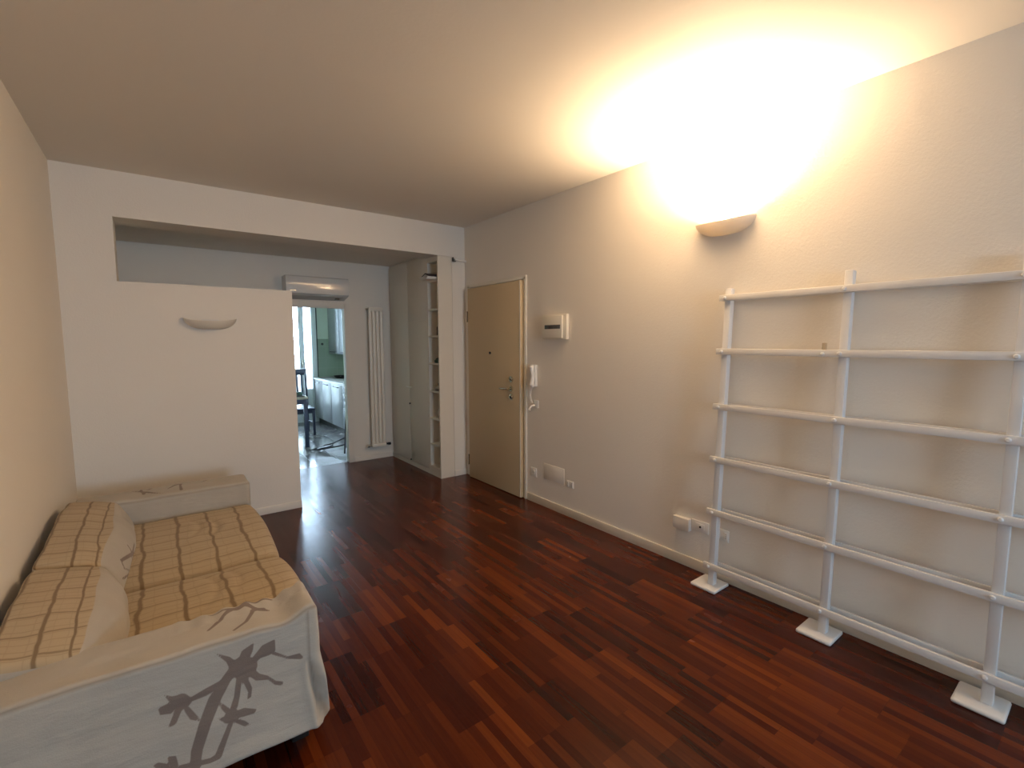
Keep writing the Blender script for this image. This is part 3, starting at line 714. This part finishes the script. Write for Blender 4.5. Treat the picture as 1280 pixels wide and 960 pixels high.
PRINT_TOP = ([], [[(0.092, 1.826, 0.0044), (0.13, 1.869, 0.008), (0.173, 1.922, 0.0082), (0.217, 1.92, 0.011), (0.256, 1.874, 0.0108), (0.282, 1.854, 0.0036)], [(0.1, 1.933, 0.0027), (0.154, 1.92, 0.0046), (0.227, 1.939, 0.0074), (0.302, 1.927, 0.0055)], [(0.234, 1.875, 0.0072), (0.203, 1.813, 0.0061), (0.162, 1.779, 0.0043)]])
PRINT_FAR = ([], [[(-0.167, 3.882, 0.0056), (-0.094, 3.817, 0.0125), (0.009, 3.703, 0.004)], [(-0.14, 4.018, 0.0044), (-0.102, 3.768, 0.0096)], [(-0.086, 3.862, 0.007), (-0.046, 3.921, 0.0043)], [(0.019, 3.803, 0.0042), (0.066, 3.871, 0.0084), (0.122, 3.861, 0.0042)], [(0.089, 3.863, 0.007), (0.093, 3.723, 0.0095)], [(0.208, 3.867, 0.0042), (0.254, 3.896, 0.0057)]])
PRINT_BACK = ([], [[(2.98, 0.484, 0.0064), (2.994, 0.433, 0.009), (3.211, 0.336, 0.0111)], [(3.11, 0.451, 0.004), (2.994, 0.433, 0.0077)], [(2.822, 0.479, 0.0073), (2.994, 0.433, 0.0103)], [(2.954, 0.425, 0.0051), (3.022, 0.369, 0.0065)], [(2.815, 0.468, 0.0049), (2.802, 0.445, 0.0049), (2.871, 0.393, 0.005)], [(2.742, 0.425, 0.006), (2.821, 0.402, 0.0061)]])

def seg_d(px, py, ax, ay, bx, by):
    dx, dy = bx-ax, by-ay; L2 = dx*dx+dy*dy
    t = 0 if L2 == 0 else max(0, min(1, ((px-ax)*dx+(py-ay)*dy)/L2))
    return math.hypot(px-ax-t*dx, py-ay-t*dy), t
def sdf(P, x, y):
    """positive inside the printed shapes (metres)"""
    best = -.05
    for poly in P[0]:
        ins = False; d = 9; n = len(poly)
        for i in range(n):
            a, b = poly[i], poly[(i+1) % n]
            q, _ = seg_d(x, y, a[0], a[1], b[0], b[1]); d = min(d, q)
            if (a[1] > y) != (b[1] > y) and x < (b[0]-a[0])*(y-a[1])/(b[1]-a[1])+a[0]: ins = not ins
        best = max(best, d if ins else -d)
    for st in P[1]:
        for i in range(len(st)-1):
            a, b = st[i], st[i+1]; q, t = seg_d(x, y, a[0], a[1], b[0], b[1])
            best = max(best, a[2]+(b[2]-a[2])*t - q)
    return best
def N3(x, y, z, s=0.0): return noise.noise(Vector((x, y, z+s)))
def soft_box(name, lo, hi, r, step, disp, attr, parent, label=None):
    """rounded box skinned on a fine grid. disp(p, n) -> moved point, attr(p, n) -> (print, plaid, pu, pv, seam)"""
    lo, hi = Vector(lo), Vector(hi); bm = bmesh.new(); vm = {}
    n = [max(2, int(round((hi[i]-lo[i])/step))) for i in range(3)]
    def vert(i, j, k):
        key = (i, j, k)
        if key not in vm:
            p = Vector((lo[0]+(hi[0]-lo[0])*i/n[0], lo[1]+(hi[1]-lo[1])*j/n[1], lo[2]+(hi[2]-lo[2])*k/n[2]))
            c = Vector([min(max(p[q], lo[q]+r), hi[q]-r) for q in range(3)])
            d = p-c; nn = d.normalized() if d.length > 1e-9 else Vector((0, 0, 1))
            vm[key] = (bm.verts.new(c+nn*r), nn)
        return vm[key][0]
    for ax in range(3):
        u, v = [q for q in range(3) if q != ax]
        for side in (0, n[ax]):
            for a in range(n[u]):
                for b in range(n[v]):
                    idx = []
                    for da, db in ((0, 0), (1, 0), (1, 1), (0, 1)):
                        t = [0, 0, 0]; t[ax] = side; t[u] = a+da; t[v] = b+db; idx.append(vert(*t))
                    bm.faces.new(idx)
    bm.verts.index_update(); data = [None]*len(bm.verts)
    for key, (v, nn) in vm.items():
        p0 = v.co.copy(); data[v.index] = attr(p0, nn); v.co = disp(p0, nn)
    bmesh.ops.recalc_face_normals(bm, faces=bm.faces[:])
    me = bpy.data.meshes.new(name); bm.to_mesh(me); bm.free()
    me.polygons.foreach_set('use_smooth', [True]*len(me.polygons))
    for q, an in enumerate(('print', 'plaid', 'pu', 'pv', 'seam_crease_shade')):
        A = me.attributes.new(an, 'FLOAT', 'POINT'); A.data.foreach_set('value', [float(d[q]) for d in data])
    o = link(name, me, FABRIC, parent)
    if label: o['label'] = label
    return o
def gauss(x, s): return math.exp(-(x/s)**2)

SOFA = empty('sofa', (0, 2.8, 0), 'beige slipcovered two-seat sofa with plaid cushions and leaf print along the left wall', 'sofa')
SOFA_ORG = Vector((0, 2.8, 0))
def fix(o):
    o.matrix_parent_inverse = Matrix.Translation(-SOFA_ORG); return o

# near arm (faces the camera side)
def arm_near():
    lo, hi = (-.445, 1.737, .085), (.425, 1.955, .532)
    def disp(p, n):
        x, y, z = p; q = p.copy()
        # front top corner pulled up to a point, top sags behind it
        if z > .45:
            k = (z-.45)/.08
            q.z += k*(.020*gauss(x-.40, .05) - .012*gauss(x-.30, .06) + .006*N3(x*9, y*9, 1) + .006*gauss(x+.33, .12))
            q.y += k*.008*N3(x*7, 2, 1)
        # shirring where the top gathers at the inner edge
        if y > 1.87 and z > .42 and x > .0: q.y += .006*sin(x*95+2*N3(x*8, 0, 0))*min(1, (x)/.15); q.z += .003*sin(x*95)
        # the skirt hangs off the arm and kicks out towards the hem
        s = max(0, (.40-z)/.32)
        if n.y < -.3: q.y -= .022*s**1.5*max(0, -n.y) + .006*N3(x*5, z*3, 4) + .004*N3(x*2+z*10, z*9, 7)*min(1, (hi[2]-z)/.1)
        if n.x > .3: q.x += (.040*s**1.3)*n.x + .008*N3(y*8, z*6, 3)
        # inverted pleat at the front corner
        e = .384 + max(0, .345-z)*.13
        fac = 1 if n.y < -.3 else (max(0, 1-(y-lo[1])/.09) if n.x > .3 else 0)
        if x > .25 and fac > 0 and z < .36:
            k = min(1, (.36-z)/.12)*fac; d = x-e
            q.y += .034*k*(gauss(d-.006, .007+.010*k) if d > 0 else gauss(d, .006))
            q.y -= .022*k*(1/(1+math.exp(-(d-.018)/.006))); q.y -= .006*k*gauss(d+.02, .012)
            q.x += .016*k/(1+math.exp(-(d-.022)/.005))
        # hem line: slightly lower in the middle, lifted at the corner
        k = max(0, (.2-z)/.115); q.z += k*(.006*sin(x*6+1) + .004*N3(x*4, y*4, 0) - .012*gauss(x-.44, .03))
        return q
    def attr(p, n):
        x, y, z = p
        pr = -.05
        if n.y < -.4: pr = sdf(PRINT_SIDE, x, z)
        elif n.z > .4: pr = sdf(PRINT_TOP, x, y)
        seam_crease_shade = gauss((z-.522) if n.y < -.3 and n.z > .2 else 1, .004)*(.9 if n.y < 0 else 0)
        if n.y < -.3 and .335 < z < .515: seam_crease_shade = max(seam_crease_shade, gauss(x-.386, .0042)*.8)
        if n.y < -.3 and z <= .345: seam_crease_shade = max(seam_crease_shade, gauss(x-(.384+(.345-z)*.13)-.004, .006)*.95)  # shade inside the pleat, painted as a dark line
        return pr, 0, x, y, seam_crease_shade
    fix(soft_box('armrest', lo, hi, .022, .0062, disp, attr, SOFA, 'armrest nearest the camera, large leaf print on its side'))
arm_near()
def arm_far():
    lo, hi = (-.44, 3.672, .09), (.485, 3.925, .535)
    def disp(p, n):
        x, y, z = p; q = p.copy()
        if z > .45: q.z += (z-.45)/.08*(.006*N3(x*6, y*7, 1)); 
        if n.y < -.3: q.y += .006*N3(x*5, z*5, 4)
        s = max(0, (.35-z)/.3)
        if n.x > .3: q.x += .02*s
        return q
    def attr(p, n):
        x, y, z = p; pr = sdf(PRINT_FAR, x, y) if n.z > .4 else -.05
        seam_crease_shade = gauss(z-.518, .005)*.6 if (n.y < -.2 and n.z > .1) else 0
        return pr, 0, x, y, seam_crease_shade
    fix(soft_box('armrest', lo, hi, .028, .014, disp, attr, SOFA))
arm_far()
def frame():
    def disp(p, n):
        q = p.copy(); s = max(0, (.3-p.z)/.25)
        if n.x > .3: q.x += .015*s + .004*N3(p.y*6, p.z*5, 0)
        return q
    fix(soft_box('seat_base', (-.40, 1.95, .085), (.440, 3.68, .30), .02, .03, disp, lambda p, n: (-.05, 0, p.x, p.y, 0), SOFA))
    fix(soft_box('back_frame', (-.452, 1.95, .09), (-.30, 3.68, .50), .03, .03, lambda p, n: p.copy(), lambda p, n: (-.05, 0, p.x, p.y, 0), SOFA))
    for x in (-.36, .36):
        for y in (1.84, 3.80):
            fix(MB().box((x-.03, y-.03, 0), (x+.03, y+.03, .10), .004).build('foot', DARK, SOFA))
frame()
def seat(y0, y1, sag, folds):
    def disp(p, n):
        x, y, z = p; q = p.copy(); k = max(0, (z-.30)/.09)
        u = (y-y0)/(y1-y0); v = (x+.2)/.66
        q.z += k*(.064*(max(0, sin(pi*u))**.5) - .020 - sag)
        q.z += k*.005*N3(x*5, y*5, 2)
        for fx, fy, amp in folds: q.z -= k*amp*gauss((x-fx) + 1.8*(y-fy)*(y-fy), .020)*gauss(y-fy, .17)
        if n.x > .3: q.x += .012*sin(pi*u)
        # welt groove where the cushions meet
        return q
    def attr(p, n):
        x, y, z = p; seam_crease_shade = max(gauss(y-y0, .014), gauss(y-y1, .014))*.9*(1 if z > .33 else 0)
        for fx, fy, amp in folds: seam_crease_shade = max(seam_crease_shade, .30*gauss((x-fx-.006) + 1.8*(y-fy)*(y-fy), .008)*gauss(y-fy, .13))  # fold creases darkened in the colour, as their shade
        pu = x + (.30-z if n.x > .5 else 0)
        return -.05, 1, pu, y, seam_crease_shade
    fix(soft_box('seat_cushion', (-.20, y0, .29), (.475, y1, .385), .038, .013, disp, attr, SOFA))
seat(1.958, 2.678, .006, [(.17, 2.42, .010), (.26, 2.44, .008)])
seat(2.682, 3.668, 0, [(.16, 3.28, .009), (.24, 3.22, .014)])
def back(y0, y1, seed):
    # wedge cushion: wide plaid top sloping to the front, plain printed front
    lo, hi = (-.445, y0, .36), (-.165, y1, .60)
    def disp(p, n):
        x, y, z = p; q = p.copy(); u = (y-y0)/(y1-y0); t = (x-lo[0])/(hi[0]-lo[0]); k = (z-lo[2])/(hi[2]-lo[2])
        q.z -= k*t*.055                      # top slopes down to the front
        q.z += k*(.012*sin(pi*u) + .016*N3(x*4, y*4, seed) - .018*(2*u-1)**6)
        bul = .055*max(0, sin(pi*u))**.8*sin(pi*min(1, max(0, .15+.75*(1-k))))
        if n.x > .2: q.x += bul + .010*N3(y*6, z*6, seed) 
        q.x -= k*(.018 + .045*max(0, (t-.5)/.5))*(1 if t > .3 else t/.3)    # leans back
        if n.x < -.2: q.x -= .010*N3(y*5, z*5, seed+5) + .006
        return q
    def attr(p, n):
        x, y, z = p; plaid = 1 if n.z > .45 else 0
        plaid = min(1, max(0, (n.z-.2)*2.2))
        if x > -.200: plaid = min(plaid, max(0, 1-(x+.200)/.02))
        pr = sdf(PRINT_BACK, y, z-.05*(z-.36)/.24) if n.x > .3 else -.05
        seam_crease_shade = max(gauss(y-y0, .01), gauss(y-y1, .01))*.45
        return pr, plaid, (x+.03)*1.45, y, seam_crease_shade
    fix(soft_box('back_cushion', lo, hi, .035, .012, disp, attr, SOFA))
back(1.90, 2.672, 3.3); back(2.680, 3.690, 8.1)
